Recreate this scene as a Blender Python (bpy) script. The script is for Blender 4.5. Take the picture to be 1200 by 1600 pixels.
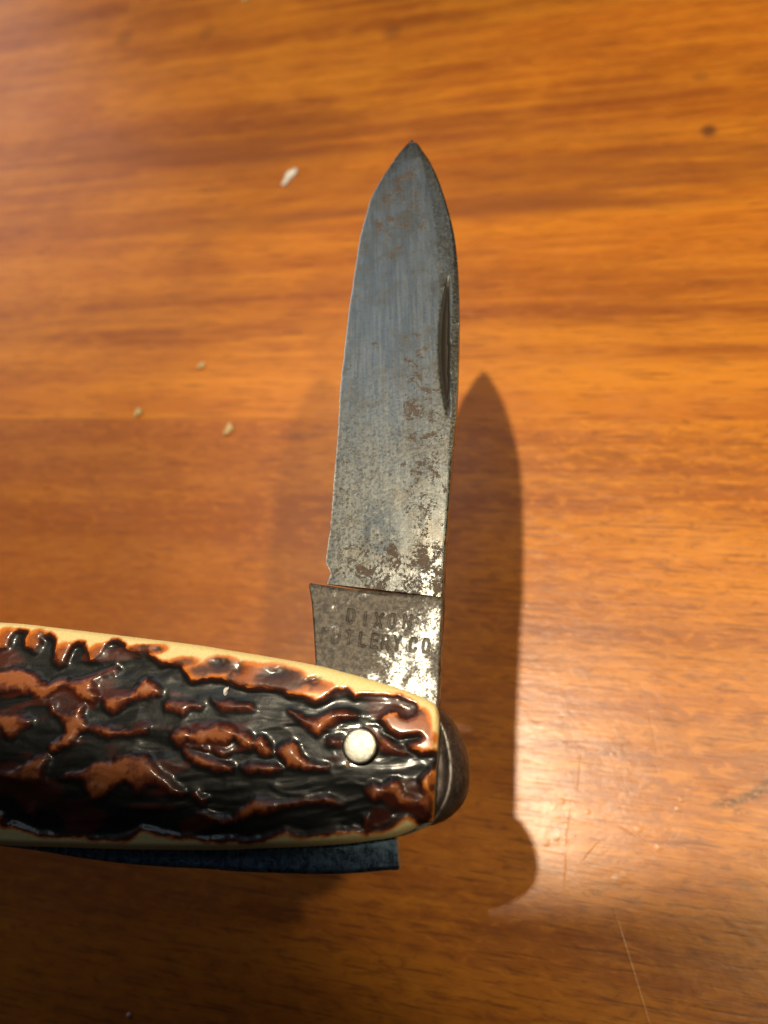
import bpy, bmesh, math, random
import numpy as np
from mathutils import Matrix, Vector, Euler

for o in list(bpy.data.objects): bpy.data.objects.remove(o)
sc = bpy.context.scene
COL = sc.collection
MM = 0.001

# ------------------------------------------------------------------ camera
cam = bpy.data.cameras.new('camera')
cam.sensor_fit = 'VERTICAL'; cam.sensor_height = 36.0; cam.sensor_width = 27.0
cam.lens = 27.05; cam.clip_start = 0.005; cam.clip_end = 50.0
cam.dof.use_dof = True; cam.dof.focus_distance = 0.103; cam.dof.aperture_fstop = 18.0
cam.dof.aperture_blades = 0
co = bpy.data.objects.new('camera', cam); COL.objects.link(co)
R = Matrix(((0.975765, 0.09792, 0.195687), (0.0, 0.894287, -0.447494), (-0.218819, 0.436649, 0.872614)))
co.matrix_world = Matrix.Translation((0, 0, 0.15612)) @ R.to_4x4()
sc.camera = co

# ------------------------------------------------------------------ world: dim cool room light
w = bpy.data.worlds.new('World'); sc.world = w; w.use_nodes = True
bg = w.node_tree.nodes['Background']
bg.inputs[0].default_value = (0.80, 0.76, 0.78, 1); bg.inputs[1].default_value = 0.012

# ------------------------------------------------------------------ lamps
def aim(o, target):
    d = Vector(target) - o.location
    o.rotation_euler = d.to_track_quat('-Z', 'Y').to_euler()
def spot(name, loc, target, power, color, radius, size, blend):
    l = bpy.data.lights.new(name, 'SPOT'); l.energy = power; l.color = color
    l.shadow_soft_size = radius; l.spot_size = math.radians(size); l.spot_blend = blend
    o = bpy.data.objects.new(name, l); COL.objects.link(o); o.location = loc; aim(o, target); return o
def area(name, loc, target, power, color, sx, sy):
    l = bpy.data.lights.new(name, 'AREA'); l.energy = power; l.color = color
    l.shape = 'RECTANGLE'; l.size = sx; l.size_y = sy
    o = bpy.data.objects.new(name, l); COL.objects.link(o); o.location = loc; aim(o, target); return o
spot('ceiling_lamp', (-.058, .0934, .6911), (.010, .330, 0), 18.8, (1.0, .86, .62), .008, 52.7, .012)
spot('side_lamp', (.217, .061, .509), (.080, .100, 0), 4.4, (1.0, .82, .50), .012, 34.8, .28)
area('window_light', (-.22, .56, .74), (-.02, .07, .06), 0.52, (.76, .89, 1.0), .34, .34)
area('veil_light', (-1.05, 1.15, .50), (-.15, .25, 0), 2.2, (1.0, .84, .88), .80, .80)  # unseen broad source, added for the pinkish veil at upper left

vs = sc.view_settings
vs.view_transform = 'Standard'; vs.look = 'None'; vs.gamma = 1.0; vs.exposure = 0.0; vs.use_curve_mapping = False
sc.cycles.use_denoising = True
sc.cycles.max_bounces = 6

# ------------------------------------------------------------------ traced shapes, millimetres in the knife's own plane
DATA = {"blade_right":[[-3.61,101.17],[-2.9,100.7],[-2.08,98.63],[-1.1,96.32],[-0.02,92.88],[0.71,89.81],[1.4,86.13],[2.04,81.91],[2.36,78.48],[2.47,74.34],[2.4,69.93],[2.26,66.04],[2.05,62.26],[1.79,58.58],[1.36,53.22],[0.79,47.05],[0.61,46.39],[0.0,41.47],[-0.53,36.71],[-1.04,32.1],[-1.59,27.64],[-2.01,23.31],[-2.16,21.9]],"blade_left":[[-3.87,101.75],[-4.39,101.27],[-5.69,99.83],[-7.19,97.49],[-8.68,94.94],[-9.97,92.39],[-11.07,89.84],[-11.8,86.81],[-12.52,83.84],[-13.06,80.46],[-13.59,76.31],[-14.11,72.26],[-14.62,68.3],[-14.94,64.81],[-15.36,60.64],[-15.74,56.58],[-15.97,52.96],[-16.17,49.08],[-16.17,48.38],[-16.45,43.94],[-16.78,38.98],[-16.99,35.12],[-17.26,32.0],[-17.54,30.16],[-17.72,28.35],[-17.56,27.43],[-17.11,26.35],[-17.19,25.76],[-17.51,25.04]],"tang_left":[[-19.75,24.81],[-19.5,23.27],[-19.26,21.95],[-18.94,18.53],[-18.61,14.14],[-18.25,9.83],[-17.69,5.19],[-16.3,1.44],[-13.18,-0.23]],"tang_right":[[-2.1,21.84],[-2.34,19.1],[-2.63,16.26],[-2.88,13.47],[-3.06,11.05],[-3.33,8.45],[-3.84,4.73],[-5.5,1.15],[-10.11,-0.31]],"nick":[[1.07,72.28],[0.5,59.64],[-0.14,47.39],[-0.99,59.83]],"text1":[[-14.01,19.84],[-12.17,19.48],[-10.44,19.13],[-8.71,18.95],[-6.74,18.76]],"text2":[[-17.52,17.61],[-15.93,17.36],[-14.26,17.1],[-12.53,16.77],[-10.96,16.52],[-9.58,16.28],[-8.11,16.13],[-6.1,15.78],[-4.5,15.54]],"up":[[-61.68,21.3],[-52.19,19.9],[-43.01,18.37],[-34.16,16.88],[-28.99,15.82],[-23.11,14.6],[-17.95,13.43],[-14.57,12.45],[-10.44,11.13],[-6.94,9.87],[-4.83,8.91],[-3.79,8.3],[-3.29,7.69]],"lo":[[-57.31,-6.48],[-48.87,-6.83],[-40.67,-7.16],[-32.7,-7.33],[-28.02,-7.37],[-25.33,-7.28],[-20.01,-7.18],[-14.77,-6.95],[-10.89,-6.61],[-8.07,-6.3],[-5.76,-5.63],[-4.46,-4.95]],"end":[[-3.06,6.91],[-3.19,5.14],[-3.61,1.43],[-3.91,-0.97],[-4.15,-3.57],[-4.33,-4.96]],"bolster":[[-3.38,8.24],[-2.58,7.73],[-1.55,6.42],[-0.7,4.76],[-0.14,2.69],[-0.0,0.61],[-0.23,-1.13],[-0.84,-2.59],[-1.95,-3.79],[-3.16,-4.61],[-4.61,-5.11]],"folded":[[-8.84,-6.31],[-8.75,-7.96],[-8.58,-9.59],[-9.95,-9.76],[-13.58,-10.01],[-17.77,-10.09],[-23.09,-9.93],[-28.52,-9.69],[-30.62,-9.47],[-35.94,-9.19],[-41.36,-8.79],[-46.93,-8.15],[-51.22,-7.51],[-54.11,-7.11]],"pin":[[-12.35,3.56],[-10.42,3.5]],"field":[[-61.14,17.56],[-60.11,17.86],[-60.08,18.91],[-59.65,19.78],[-58.78,20.0],[-57.41,19.7],[-57.27,19.48],[-57.62,18.61],[-57.14,17.71],[-56.11,17.18],[-55.53,17.81],[-55.76,18.87],[-55.33,19.38],[-54.2,19.23],[-53.11,18.38],[-52.98,17.33],[-52.76,15.78],[-52.09,15.1],[-51.52,15.38],[-51.33,16.74],[-50.97,17.58],[-49.97,17.96],[-49.01,17.66],[-48.28,16.59],[-47.84,15.63],[-47.22,15.6],[-46.46,16.33],[-46.11,17.34],[-45.32,17.82],[-44.43,17.77],[-43.47,17.3],[-43.19,16.68],[-41.55,16.26],[-40.15,16.2],[-40.15,16.2],[-38.98,15.3],[-38.03,14.59],[-36.65,14.52],[-35.41,14.14],[-34.42,12.95],[-33.84,12.24],[-33.01,12.32],[-31.19,12.48],[-29.84,12.26],[-28.82,11.98],[-27.79,11.54],[-26.28,11.12],[-24.49,11.05],[-23.02,10.83],[-21.87,10.53],[-21.13,10.1],[-19.56,9.86],[-17.8,8.96],[-16.46,9.58],[-15.29,10.34],[-13.92,10.29],[-13.06,9.45],[-12.55,9.59],[-11.21,9.55],[-9.2,9.42],[-7.7,9.17],[-6.55,8.55],[-5.73,8.2],[-5.49,7.7],[-5.75,6.73],[-6.74,6.28],[-7.71,6.71],[-8.01,7.32],[-8.86,7.35],[-9.61,6.54],[-8.71,5.31],[-7.58,4.72],[-5.3,4.88],[-4.83,4.32],[-5.33,3.71],[-6.47,3.36],[-5.2,2.7],[-3.6,2.89],[-3.19,2.55],[-3.25,1.07],[-3.68,0.82],[-4.29,0.32],[-5.2,-0.43],[-5.29,-1.45],[-4.99,-2.47],[-4.54,-3.65],[-4.31,-4.15],[-5.39,-5.14],[-5.91,-5.0],[-6.4,-4.37],[-7.11,-4.14],[-8.42,-4.75],[-9.75,-5.4],[-10.69,-5.72],[-11.8,-5.87],[-12.34,-5.7],[-13.81,-5.67],[-15.29,-5.57],[-17.18,-5.87],[-19.07,-6.02],[-20.38,-5.91],[-21.43,-5.62],[-22.82,-5.94],[-24.21,-6.33],[-25.77,-6.58],[-28.08,-6.34],[-30.89,-6.3],[-32.76,-5.93],[-35.14,-5.76],[-36.73,-5.52],[-37.85,-5.15],[-39.14,-5.06],[-39.79,-5.41],[-40.78,-5.95],[-41.92,-6.08],[-44.71,-5.97],[-46.03,-5.66],[-48.02,-5.56],[-48.85,-5.34],[-50.2,-5.6],[-52.39,-5.35],[-54.43,-4.75],[-56.5,-4.13],[-57.04,-3.4],[-57.57,-3.1]],"islands":[[1,[[-61.27,14.14],[-60.42,14.44],[-58.66,14.7],[-56.8,14.44],[-55.24,13.87],[-53.96,12.82],[-53.15,12.29],[-52.04,12.98],[-50.82,13.09],[-50.06,12.81],[-48.5,12.91],[-47.03,13.5],[-45.38,14.09],[-44.41,14.55],[-43.8,14.02],[-44.22,13.38],[-45.94,13.29],[-46.89,12.68],[-46.7,11.53],[-45.88,10.69],[-46.45,9.91],[-47.89,10.29],[-49.28,11.31],[-50.48,12.17],[-51.48,11.89],[-52.73,10.97],[-53.91,10.69],[-55.29,11.4],[-57.48,11.65],[-59.83,11.75],[-60.75,11.79]]],[0.7,[[-60.16,9.0],[-59.26,8.97],[-57.46,8.82],[-55.85,8.76],[-54.67,8.08],[-54.75,7.53],[-55.88,6.94],[-56.77,6.04],[-57.65,6.07],[-58.54,7.04],[-59.85,7.4]]],[0.9,[[-52.55,9.99],[-52.01,9.89],[-51.71,9.16],[-50.43,8.79],[-49.38,8.76],[-48.76,9.21],[-47.99,9.81],[-47.76,9.49],[-47.94,8.39],[-46.91,7.25],[-45.0,7.03],[-43.24,6.51],[-42.36,6.25],[-40.24,6.71],[-39.06,6.67],[-38.99,6.06],[-41.15,5.9],[-42.65,5.88],[-43.97,5.61],[-45.22,6.11],[-46.65,6.63],[-48.0,6.52],[-48.36,5.45],[-49.28,4.72],[-51.07,4.09],[-51.7,4.26],[-51.54,4.94],[-50.43,5.52],[-49.71,6.42],[-50.02,7.36],[-50.87,8.34],[-52.03,9.01]]],[1,[[-45.33,10.51],[-44.81,10.48],[-43.29,10.66],[-41.27,10.82],[-40.99,11.29],[-40.44,12.23],[-39.81,12.61],[-38.7,12.0],[-37.65,11.07],[-37.84,10.52],[-39.34,10.42],[-40.52,10.31],[-41.97,9.73],[-43.04,8.83],[-43.85,8.55],[-44.82,9.37]]],[0.9,[[-58.37,1.8],[-56.99,1.92],[-55.47,2.18],[-54.2,3.04],[-53.07,3.62],[-52.08,3.89],[-51.65,3.27],[-52.05,2.38],[-52.11,1.49],[-52.19,0.6],[-54.42,0.66],[-56.88,1.01]]],[0.8,[[-49.84,0.98],[-49.05,1.56],[-47.21,1.73],[-46.25,2.22],[-45.32,2.86],[-43.96,2.75],[-43.11,2.58],[-42.33,3.08],[-40.38,3.54],[-39.05,3.42],[-37.43,1.83],[-36.05,0.78],[-34.7,-0.27],[-33.71,-1.0],[-34.02,-1.35],[-35.31,-1.25],[-36.15,-0.52],[-37.3,-0.06],[-38.27,-0.18],[-39.54,-1.01],[-40.23,-0.28],[-41.1,0.47],[-42.24,0.21],[-43.34,-0.64],[-44.45,-1.48],[-45.45,-1.46],[-46.53,-0.27],[-46.78,0.76],[-48.33,1.09]]],[0.5,[[-54.33,-2.72],[-53.17,-2.02],[-52.28,-2.76],[-52.76,-3.48],[-53.96,-3.31]]],[0.75,[[-37.03,9.38],[-36.57,9.76],[-35.21,9.55],[-33.53,9.4],[-32.18,9.12],[-32.31,8.73],[-33.79,8.63],[-34.56,8.04],[-35.6,8.55],[-36.77,8.59]]],[0.55,[[-30.91,9.61],[-30.24,9.43],[-28.93,9.53],[-27.6,9.17],[-25.97,9.11],[-25.6,8.32],[-27.53,8.24],[-29.48,8.16],[-30.18,8.81]]],[1,[[-35.71,5.49],[-35.04,6.22],[-33.88,6.19],[-33.19,5.71],[-32.41,6.13],[-31.1,6.09],[-29.99,6.5],[-28.7,6.53],[-27.86,5.98],[-27.35,5.66],[-26.22,5.47],[-25.22,4.7],[-24.28,4.96],[-23.46,4.35],[-22.94,3.09],[-23.72,2.89],[-24.69,3.51],[-25.34,3.97],[-25.8,3.69],[-26.78,4.16],[-27.64,5.07],[-28.11,4.94],[-28.71,4.37],[-29.85,4.48],[-30.99,4.74],[-31.77,4.24],[-32.77,4.64],[-33.6,4.82],[-34.2,4.24],[-35.02,4.27]]],[1,[[-34.19,4.09],[-33.35,3.77],[-32.18,3.29],[-30.69,2.66],[-29.06,2.18],[-27.92,1.71],[-28.07,1.36],[-29.65,1.18],[-30.95,1.65],[-32.43,2.27],[-33.62,3.04]]],[0.75,[[-30.11,3.67],[-29.16,3.86],[-28.33,3.32],[-28.61,2.75],[-29.59,3.07]]],[0.5,[[-34.25,4.84],[-32.76,4.5],[-31.46,4.45],[-31.08,3.7],[-32.7,3.75],[-34.03,4.09]]],[0.95,[[-26.81,1.54],[-25.56,1.86],[-24.14,1.82],[-22.73,1.64],[-21.94,1.26],[-22.71,0.93],[-24.59,0.98],[-26.16,1.02]]],[1,[[-22.48,3.44],[-21.56,3.99],[-20.71,4.26],[-20.12,3.87],[-19.71,2.96],[-18.71,2.03],[-17.75,1.64],[-16.4,1.51],[-16.4,1.25],[-18.13,1.22],[-19.86,1.53],[-21.02,1.59],[-21.66,2.4]]],[0.65,[[-32.74,-1.17],[-32.11,-1.04],[-30.82,-1.78],[-31.13,-2.47],[-31.93,-2.17]]],[0.75,[[-32.24,-3.29],[-30.5,-3.46],[-28.93,-3.91],[-27.68,-3.93],[-26.73,-3.12],[-25.79,-2.3],[-24.86,-1.91],[-23.31,-2.08],[-22.08,-2.24],[-20.62,-2.14],[-18.9,-1.91],[-16.43,-1.88],[-15.51,-2.25],[-14.58,-2.87],[-15.33,-2.85],[-16.83,-2.56],[-18.92,-2.6],[-20.06,-2.58],[-21.78,-2.94],[-23.64,-3.59],[-24.87,-3.43],[-26.44,-4.23],[-28.01,-4.76],[-28.94,-4.6],[-30.82,-4.02]]],[0.9,[[-21.01,7.92],[-20.31,7.57],[-19.09,6.87],[-17.72,6.66],[-16.39,7.42],[-15.21,7.71],[-13.86,7.5],[-12.85,7.13],[-13.18,6.66],[-14.69,6.71],[-16.02,5.95],[-17.51,5.05],[-18.37,5.71],[-19.77,6.73]]],[0.45,[[-16.16,4.53],[-14.83,4.8],[-14.32,4.15],[-14.81,3.54],[-16.15,3.74]]],[0.6,[[-11.68,5.8],[-10.85,5.62],[-9.87,4.64],[-8.57,3.81],[-7.44,3.16],[-6.5,2.36],[-7.3,2.38],[-8.59,2.73],[-9.88,3.08],[-10.36,4.02]]],[0.75,[[-11.91,-1.13],[-10.96,-0.63],[-9.68,-1.18],[-8.72,-0.17],[-7.99,-0.53],[-7.31,-1.74],[-6.24,-2.19],[-5.29,-1.45],[-4.89,-0.78],[-3.98,-0.8],[-4.27,-3.65],[-5.09,-3.81],[-5.95,-3.29],[-7.22,-3.26],[-8.11,-2.91],[-8.61,-1.88],[-9.7,-1.69],[-10.65,-2.35],[-11.38,-1.99]]],[0.7,[[-12.23,-4.18],[-11.58,-4.02],[-11.37,-5.04],[-11.05,-5.72],[-12.16,-5.78]]]],"pits":[[-30.66,14.14,1.3900000000000006,0.7400000000000002,0.25],[-27.78,13.37,0.9600000000000009,0.8399999999999999,0.3],[-22.97,12.51,1.6499999999999986,0.7300000000000004,0.3],[-38.67,16.29,0.8100000000000023,0.3299999999999983,0.2],[-18.12,11.5,1.0,0.35,0.25]],"stain":[[-35.07,14.43,2.44,0.84,0.6],[-32.44,13.35,2.41,1.07,0.7],[-30.13,13.8,2.41,1.31,0.9],[-27.07,12.54,2.53,1.52,1],[-24.1,12.17,3.14,1.61,1],[-21.64,11.67,2.45,1.49,1],[-20.19,11.09,2.62,1.03,0.9],[-17.58,10.64,1.89,0.78,0.8],[-15.69,10.14,1.54,0.42,0.6],[-7.53,5.8,2.4,1.33,1],[-5.4,6.19,1.41,1.45,0.9],[-5.95,4.18,2.37,1.15,1],[-4.46,5.06,0.65,1.87,0.75],[-4.94,-2.82,0.91,1.85,0.9],[-6.25,-4.13,1.06,0.6,0.5],[-60.52,18.81,1.41,1.62,0.8],[-56.03,18.4,1.33,1.43,1],[-51.89,16.32,1.13,1.55,0.9],[-46.91,16.41,1.38,1.06,0.8],[-40.95,16.52,2.32,0.64,0.8],[-39.72,16.38,2.15,0.73,0.85],[-56.63,-3.85,1.17,0.87,0.7],[-4.14,-0.81,0.48,1.36,0.8]],"crumb":[[-29.3,10.62],[-13.77,1.69]]}

# ------------------------------------------------------------------ helpers
def tag(o, label=None, cat=None, group=None, kind=None):
    if label: o['label'] = label
    if cat: o['category'] = cat
    if group: o['group'] = group
    if kind: o['kind'] = kind
    return o
def empty(name, mat=None):
    o = bpy.data.objects.new(name, None); COL.objects.link(o); o.empty_display_size = .01
    if mat is not None: o.matrix_world = mat
    return o
def mesh_obj(name, verts, faces, mat, parent=None, smooth=True, sharp=None):
    """verts in millimetres"""
    me = bpy.data.meshes.new(name)
    me.from_pydata((np.asarray(verts, float) * MM).tolist(), [], faces)
    me.validate(); me.update()
    bm = bmesh.new(); bm.from_mesh(me); bmesh.ops.recalc_face_normals(bm, faces=bm.faces); bm.to_mesh(me); bm.free()
    me.polygons.foreach_set('use_smooth', [smooth] * len(me.polygons))
    if smooth and sharp: me.set_sharp_from_angle(angle=math.radians(sharp))
    me.materials.append(mat)
    o = bpy.data.objects.new(name, me); COL.objects.link(o)
    if parent is not None: o.parent = parent
    return o
def grid_faces(ny, nx, off=0, flip=False):
    a = np.arange(ny * nx).reshape(ny, nx) + off
    f = np.stack([a[:-1, :-1], a[:-1, 1:], a[1:, 1:], a[1:, :-1]], -1).reshape(-1, 4)
    return f[:, ::-1] if flip else f
def solid(name, top, bot, mat, parent, sharp=40):
    """closed solid from two grids (ny,nx,3) of the same shape"""
    ny, nx = top.shape[:2]; n = ny * nx
    v = np.concatenate([top.reshape(-1, 3), bot.reshape(-1, 3)])
    a = np.arange(n).reshape(ny, nx)
    loop = np.concatenate([a[0, :], a[1:, -1], a[-1, -2::-1], a[-2:0:-1, 0]])
    nxt = np.roll(loop, -1)
    side = np.stack([loop, nxt, nxt + n, loop + n], -1)
    f = np.concatenate([grid_faces(ny, nx), grid_faces(ny, nx, n, True), side])
    return mesh_obj(name, v, f.tolist(), mat, parent, True, sharp)
def plate(name, outline, z0, z1, mat, parent, bevel=0.0):
    n = len(outline); bm = bmesh.new()
    vs_ = [bm.verts.new((x * MM, y * MM, z0 * MM)) for x, y in outline]
    f = bm.faces.new(vs_)
    r = bmesh.ops.extrude_face_region(bm, geom=[f])
    bmesh.ops.translate(bm, vec=(0, 0, (z1 - z0) * MM), verts=[g for g in r['geom'] if isinstance(g, bmesh.types.BMVert)])
    bmesh.ops.recalc_face_normals(bm, faces=bm.faces)
    if bevel:
        ed = [e for e in bm.edges if len(e.link_faces) == 2 and abs(e.link_faces[0].normal.dot(e.link_faces[1].normal)) < .3 and abs(e.verts[0].co.z - e.verts[1].co.z) < 1e-7]
        bmesh.ops.bevel(bm, geom=ed, offset=bevel * MM, segments=2, affect='EDGES', profile=.5)
    me = bpy.data.meshes.new(name); bm.to_mesh(me); bm.free()
    me.polygons.foreach_set('use_smooth', [True] * len(me.polygons)); me.set_sharp_from_angle(angle=math.radians(30))
    me.materials.append(mat)
    o = bpy.data.objects.new(name, me); COL.objects.link(o); o.parent = parent
    return o

def sstep(a, b, x):
    t = np.clip((x - a) / (b - a), 0, 1); return t * t * (3 - 2 * t)
class VNoise:
    def __init__(s, seed): s.t = np.random.default_rng(seed).uniform(-1, 1, (256, 256))
    def __call__(s, x, y):
        xi = np.floor(x).astype(int); yi = np.floor(y).astype(int); fx = x - xi; fy = y - yi
        fx = fx * fx * fx * (fx * (fx * 6 - 15) + 10); fy = fy * fy * fy * (fy * (fy * 6 - 15) + 10)
        g = lambda i, j: s.t[(yi + j) % 256, (xi + i) % 256]
        return (g(0, 0) * (1 - fx) + g(1, 0) * fx) * (1 - fy) + (g(0, 1) * (1 - fx) + g(1, 1) * fx) * fy
    def fbm(s, x, y, o=3):
        r = 0; a = 1.0; n = 0
        for k in range(o): r = r + a * s(x * 2 ** k + 17.3 * k, y * 2 ** k + 9.1 * k); n += a; a *= .5
        return r / n
def poly_sdf(px, py, poly):
    """signed distance, positive inside"""
    P = np.asarray(poly, float); Q = np.roll(P, -1, 0)
    d2 = np.full(px.shape, 1e9); inside = np.zeros(px.shape, bool)
    for (ax, ay), (bx, by) in zip(P, Q):
        ex, ey = bx - ax, by - ay; L = ex * ex + ey * ey + 1e-12
        t = np.clip(((px - ax) * ex + (py - ay) * ey) / L, 0, 1)
        d2 = np.minimum(d2, (px - ax - t * ex) ** 2 + (py - ay - t * ey) ** 2)
        if by != ay:
            inside ^= ((ay > py) != (by > py)) & (px < ex * (py - ay) / (by - ay) + ax)
    d = np.sqrt(d2); return np.where(inside, d, -d)
def seg_dist(px, py, a, b):
    ex, ey = b[0] - a[0], b[1] - a[1]; L = ex * ex + ey * ey + 1e-12
    t = np.clip(((px - a[0]) * ex + (py - a[1]) * ey) / L, 0, 1)
    return np.hypot(px - a[0] - t * ex, py - a[1] - t * ey)
def blur(h, k):
    for _ in range(k):
        p = np.pad(h, 1, mode='edge'); h = (p[:-2, 1:-1] + p[2:, 1:-1] + 2 * p[1:-1, 1:-1]) / 4
        p = np.pad(h, 1, mode='edge'); h = (p[1:-1, :-2] + p[1:-1, 2:] + 2 * p[1:-1, 1:-1]) / 4
    return h
def smooth_curve(pts, k=6):
    """Catmull-Rom resample of an open polyline"""
    P = np.asarray(pts, float); P = np.vstack([2 * P[0] - P[1], P, 2 * P[-1] - P[-2]]); out = []
    for i in range(1, len(P) - 2):
        for t in np.arange(k) / k:
            out.append(.5 * (2 * P[i] + (P[i + 1] - P[i - 1]) * t + (2 * P[i - 1] - 5 * P[i] + 4 * P[i + 1] - P[i + 2]) * t * t + (-P[i - 1] + 3 * P[i] - 3 * P[i + 1] + P[i + 2]) * t ** 3))
    out.append(P[-2]); return np.array(out)

# ------------------------------------------------------------------ node material helper
class NM:
    def __init__(s, name):
        s.m = bpy.data.materials.new(name); s.m.use_nodes = True; s.nt = s.m.node_tree
        s.b = s.nt.nodes['Principled BSDF']
    def n(s, t, **kw):
        nd = s.nt.nodes.new(t)
        for k, v in kw.items(): setattr(nd, k, v)
        return nd
    def l(s, a, b): s.nt.links.new(a, b)
    def inp(s, sock, v):
        if isinstance(v, bpy.types.NodeSocket): s.l(v, sock)
        elif isinstance(v, tuple) and len(v) == 3 and sock.type == 'RGBA': sock.default_value = (*v, 1)
        else: sock.default_value = v
    def set(s, **kw):
        for k, v in kw.items(): s.inp(s.b.inputs[k.replace('_', ' ')], v)
    def coords(s, scale=(1000, 1000, 1000), rot=(0, 0, 0), loc=(0, 0, 0)):
        if not hasattr(s, 'tc'): s.tc = s.n('ShaderNodeTexCoord')
        mp = s.n('ShaderNodeMapping'); s.l(s.tc.outputs['Object'], mp.inputs[0])
        mp.inputs['Scale'].default_value = scale; mp.inputs['Rotation'].default_value = rot; mp.inputs['Location'].default_value = loc
        return mp.outputs[0]
    def noise(s, co, scale=1.0, detail=4, rough=.55, dist=0.0):
        nd = s.n('ShaderNodeTexNoise'); s.l(co, nd.inputs['Vector'])
        nd.inputs['Scale'].default_value = scale; nd.inputs['Detail'].default_value = detail
        nd.inputs['Roughness'].default_value = rough; nd.inputs['Distortion'].default_value = dist
        return nd.outputs['Fac']
    def ramp(s, v, a, b, smooth=True, lo=0.0, hi=1.0):
        nd = s.n('ShaderNodeMapRange'); nd.interpolation_type = 'SMOOTHSTEP' if smooth else 'LINEAR'
        s.l(v, nd.inputs[0]); nd.inputs[1].default_value = a; nd.inputs[2].default_value = b
        nd.inputs[3].default_value = lo; nd.inputs[4].default_value = hi
        return nd.outputs[0]
    def math(s, op, a, b=0.0):
        nd = s.n('ShaderNodeMath', operation=op); s.inp(nd.inputs[0], a); s.inp(nd.inputs[1], b); return nd.outputs[0]
    def mix(s, f, a, b):
        nd = s.n('ShaderNodeMix', data_type='RGBA'); s.inp(nd.inputs[0], f); s.inp(nd.inputs[6], a); s.inp(nd.inputs[7], b)
        return nd.outputs[2]
    def spot(s, c, r, rot=0.0, soft=.5):
        """elliptical mask round a place on the thing (mm): 1 inside, 0 outside"""
        co_ = s.coords(); v = s.n('ShaderNodeVectorMath', operation='SUBTRACT'); s.l(co_, v.inputs[0]); v.inputs[1].default_value = (c[0], c[1], 0)
        mp = s.n('ShaderNodeMapping'); mp.vector_type = 'TEXTURE'; s.l(v.outputs[0], mp.inputs[0]); mp.inputs['Rotation'].default_value = (0, 0, rot)
        mp.inputs['Scale'].default_value = (r[0], r[1], 1e6)
        ln = s.n('ShaderNodeVectorMath', operation='LENGTH'); s.l(mp.outputs[0], ln.inputs[0])
        return s.ramp(ln.outputs['Value'], 1 - soft, 1 + soft, True, 1.0, 0.0)
    def bump(s, h, dist, strength=1.0, prev=None):
        nd = s.n('ShaderNodeBump'); s.l(h, nd.inputs['Height']); nd.inputs['Distance'].default_value = dist; nd.inputs['Strength'].default_value = strength
        if prev is not None: s.l(prev, nd.inputs['Normal'])
        return nd.outputs[0]

# ------------------------------------------------------------------ materials
def wood(name, seed, light, mid, dark, flk=1.0, bnd=1.0, fs=(130, 560, 300)):
    k = NM(name); L = (seed * 37.1, seed * 11.7, 0)
    wide = k.noise(k.coords((3.0, 38, 30), loc=L), 1, 3, .55, .2)          # broad colour bands along the grain
    band = k.noise(k.coords((7, 170, 60), loc=L), 1, 5, .62, .25)
    pore = k.noise(k.coords((75, 1500, 300), loc=L), 1, 3, .65, .15)      # short dark pore lines
    fleck = k.noise(k.coords(fs, loc=L), 1, 5, .66, .7)      # ray fleck and curl
    cloud = k.noise(k.coords((17, 34, 30), loc=L), 1, 4, .6, .3)
    c = k.mix(k.ramp(wide, .36, .60, True, 1 - bnd, 1.0), dark, mid)
    c = k.mix(k.math('MULTIPLY', k.ramp(band, .38, .66), .55 + .1 * bnd), c, light)
    c = k.mix(k.math('MULTIPLY', k.ramp(cloud, .48, .62), .45), c, light)
    c = k.mix(k.math('MULTIPLY', k.ramp(cloud, .50, .34), .40 * bnd), c, dark)
    c = k.mix(k.math('MULTIPLY', k.ramp(fleck, .50, .64), .36 * flk), c, tuple(x * 1.12 for x in light))
    c = k.mix(k.math('MULTIPLY', k.ramp(fleck, .48, .34), .52 * flk), c, tuple(x * .60 for x in mid))
    c = k.mix(k.math('MULTIPLY', k.ramp(pore, .46, .34), .55), c, tuple(x * .50 for x in dark))
    return k, c, pore, fleck
def finish_wood(k, c, pore, fleck, extra_bump=None):
    fine = k.noise(k.coords((700, 900, 700)), 1, 3, .6)
    dent = k.noise(k.coords((150, 210, 200)), 1, 3, .6, .6)
    r = k.ramp(k.noise(k.coords((45, 80, 60)), 1, 4, .6), .3, .7, True, .28, .36)
    H = k.math('MULTIPLY', pore, .000030)
    H = k.math('ADD', H, k.math('MULTIPLY', dent, .000085)); H = k.math('ADD', H, k.math('MULTIPLY', fine, .000030))
    for ang, sd in ((1.05, 3.0), (1.9, 7.0), (2.6, 11.0)):   # hair scratches in the varnish
        sc_ = k.noise(k.coords((70, 2600, 50), rot=(0, 0, ang), loc=(sd, sd * 2, 0)), 1, 2, .6, .2)
        H = k.math('ADD', H, k.math('MULTIPLY', k.ramp(sc_, .62, .74), .000013))
    if extra_bump is not None: H = k.math('ADD', H, k.math('MULTIPLY', extra_bump, .000035))
    b1 = k.bump(H, 1.0, 1.0)
    k.set(Base_Color=c, Roughness=.55, Coat_Weight=.76, Coat_Roughness=r, Coat_IOR=1.5, Normal=b1)
    k.l(b1, k.b.inputs['Coat Normal']); k.set(Specular_IOR_Level=.25)
    return k.m

LIGHT, MID, DARK = (.67, .236, .012), (.47, .136, .008), (.24, .056, .004)

# table axes: the grain runs a little off the table's own x
GR = math.radians(-8.3)
def to_board(x, y):
    c, s = math.cos(GR), math.sin(GR); return (x * c + y * s, -x * s + y * c)

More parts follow.
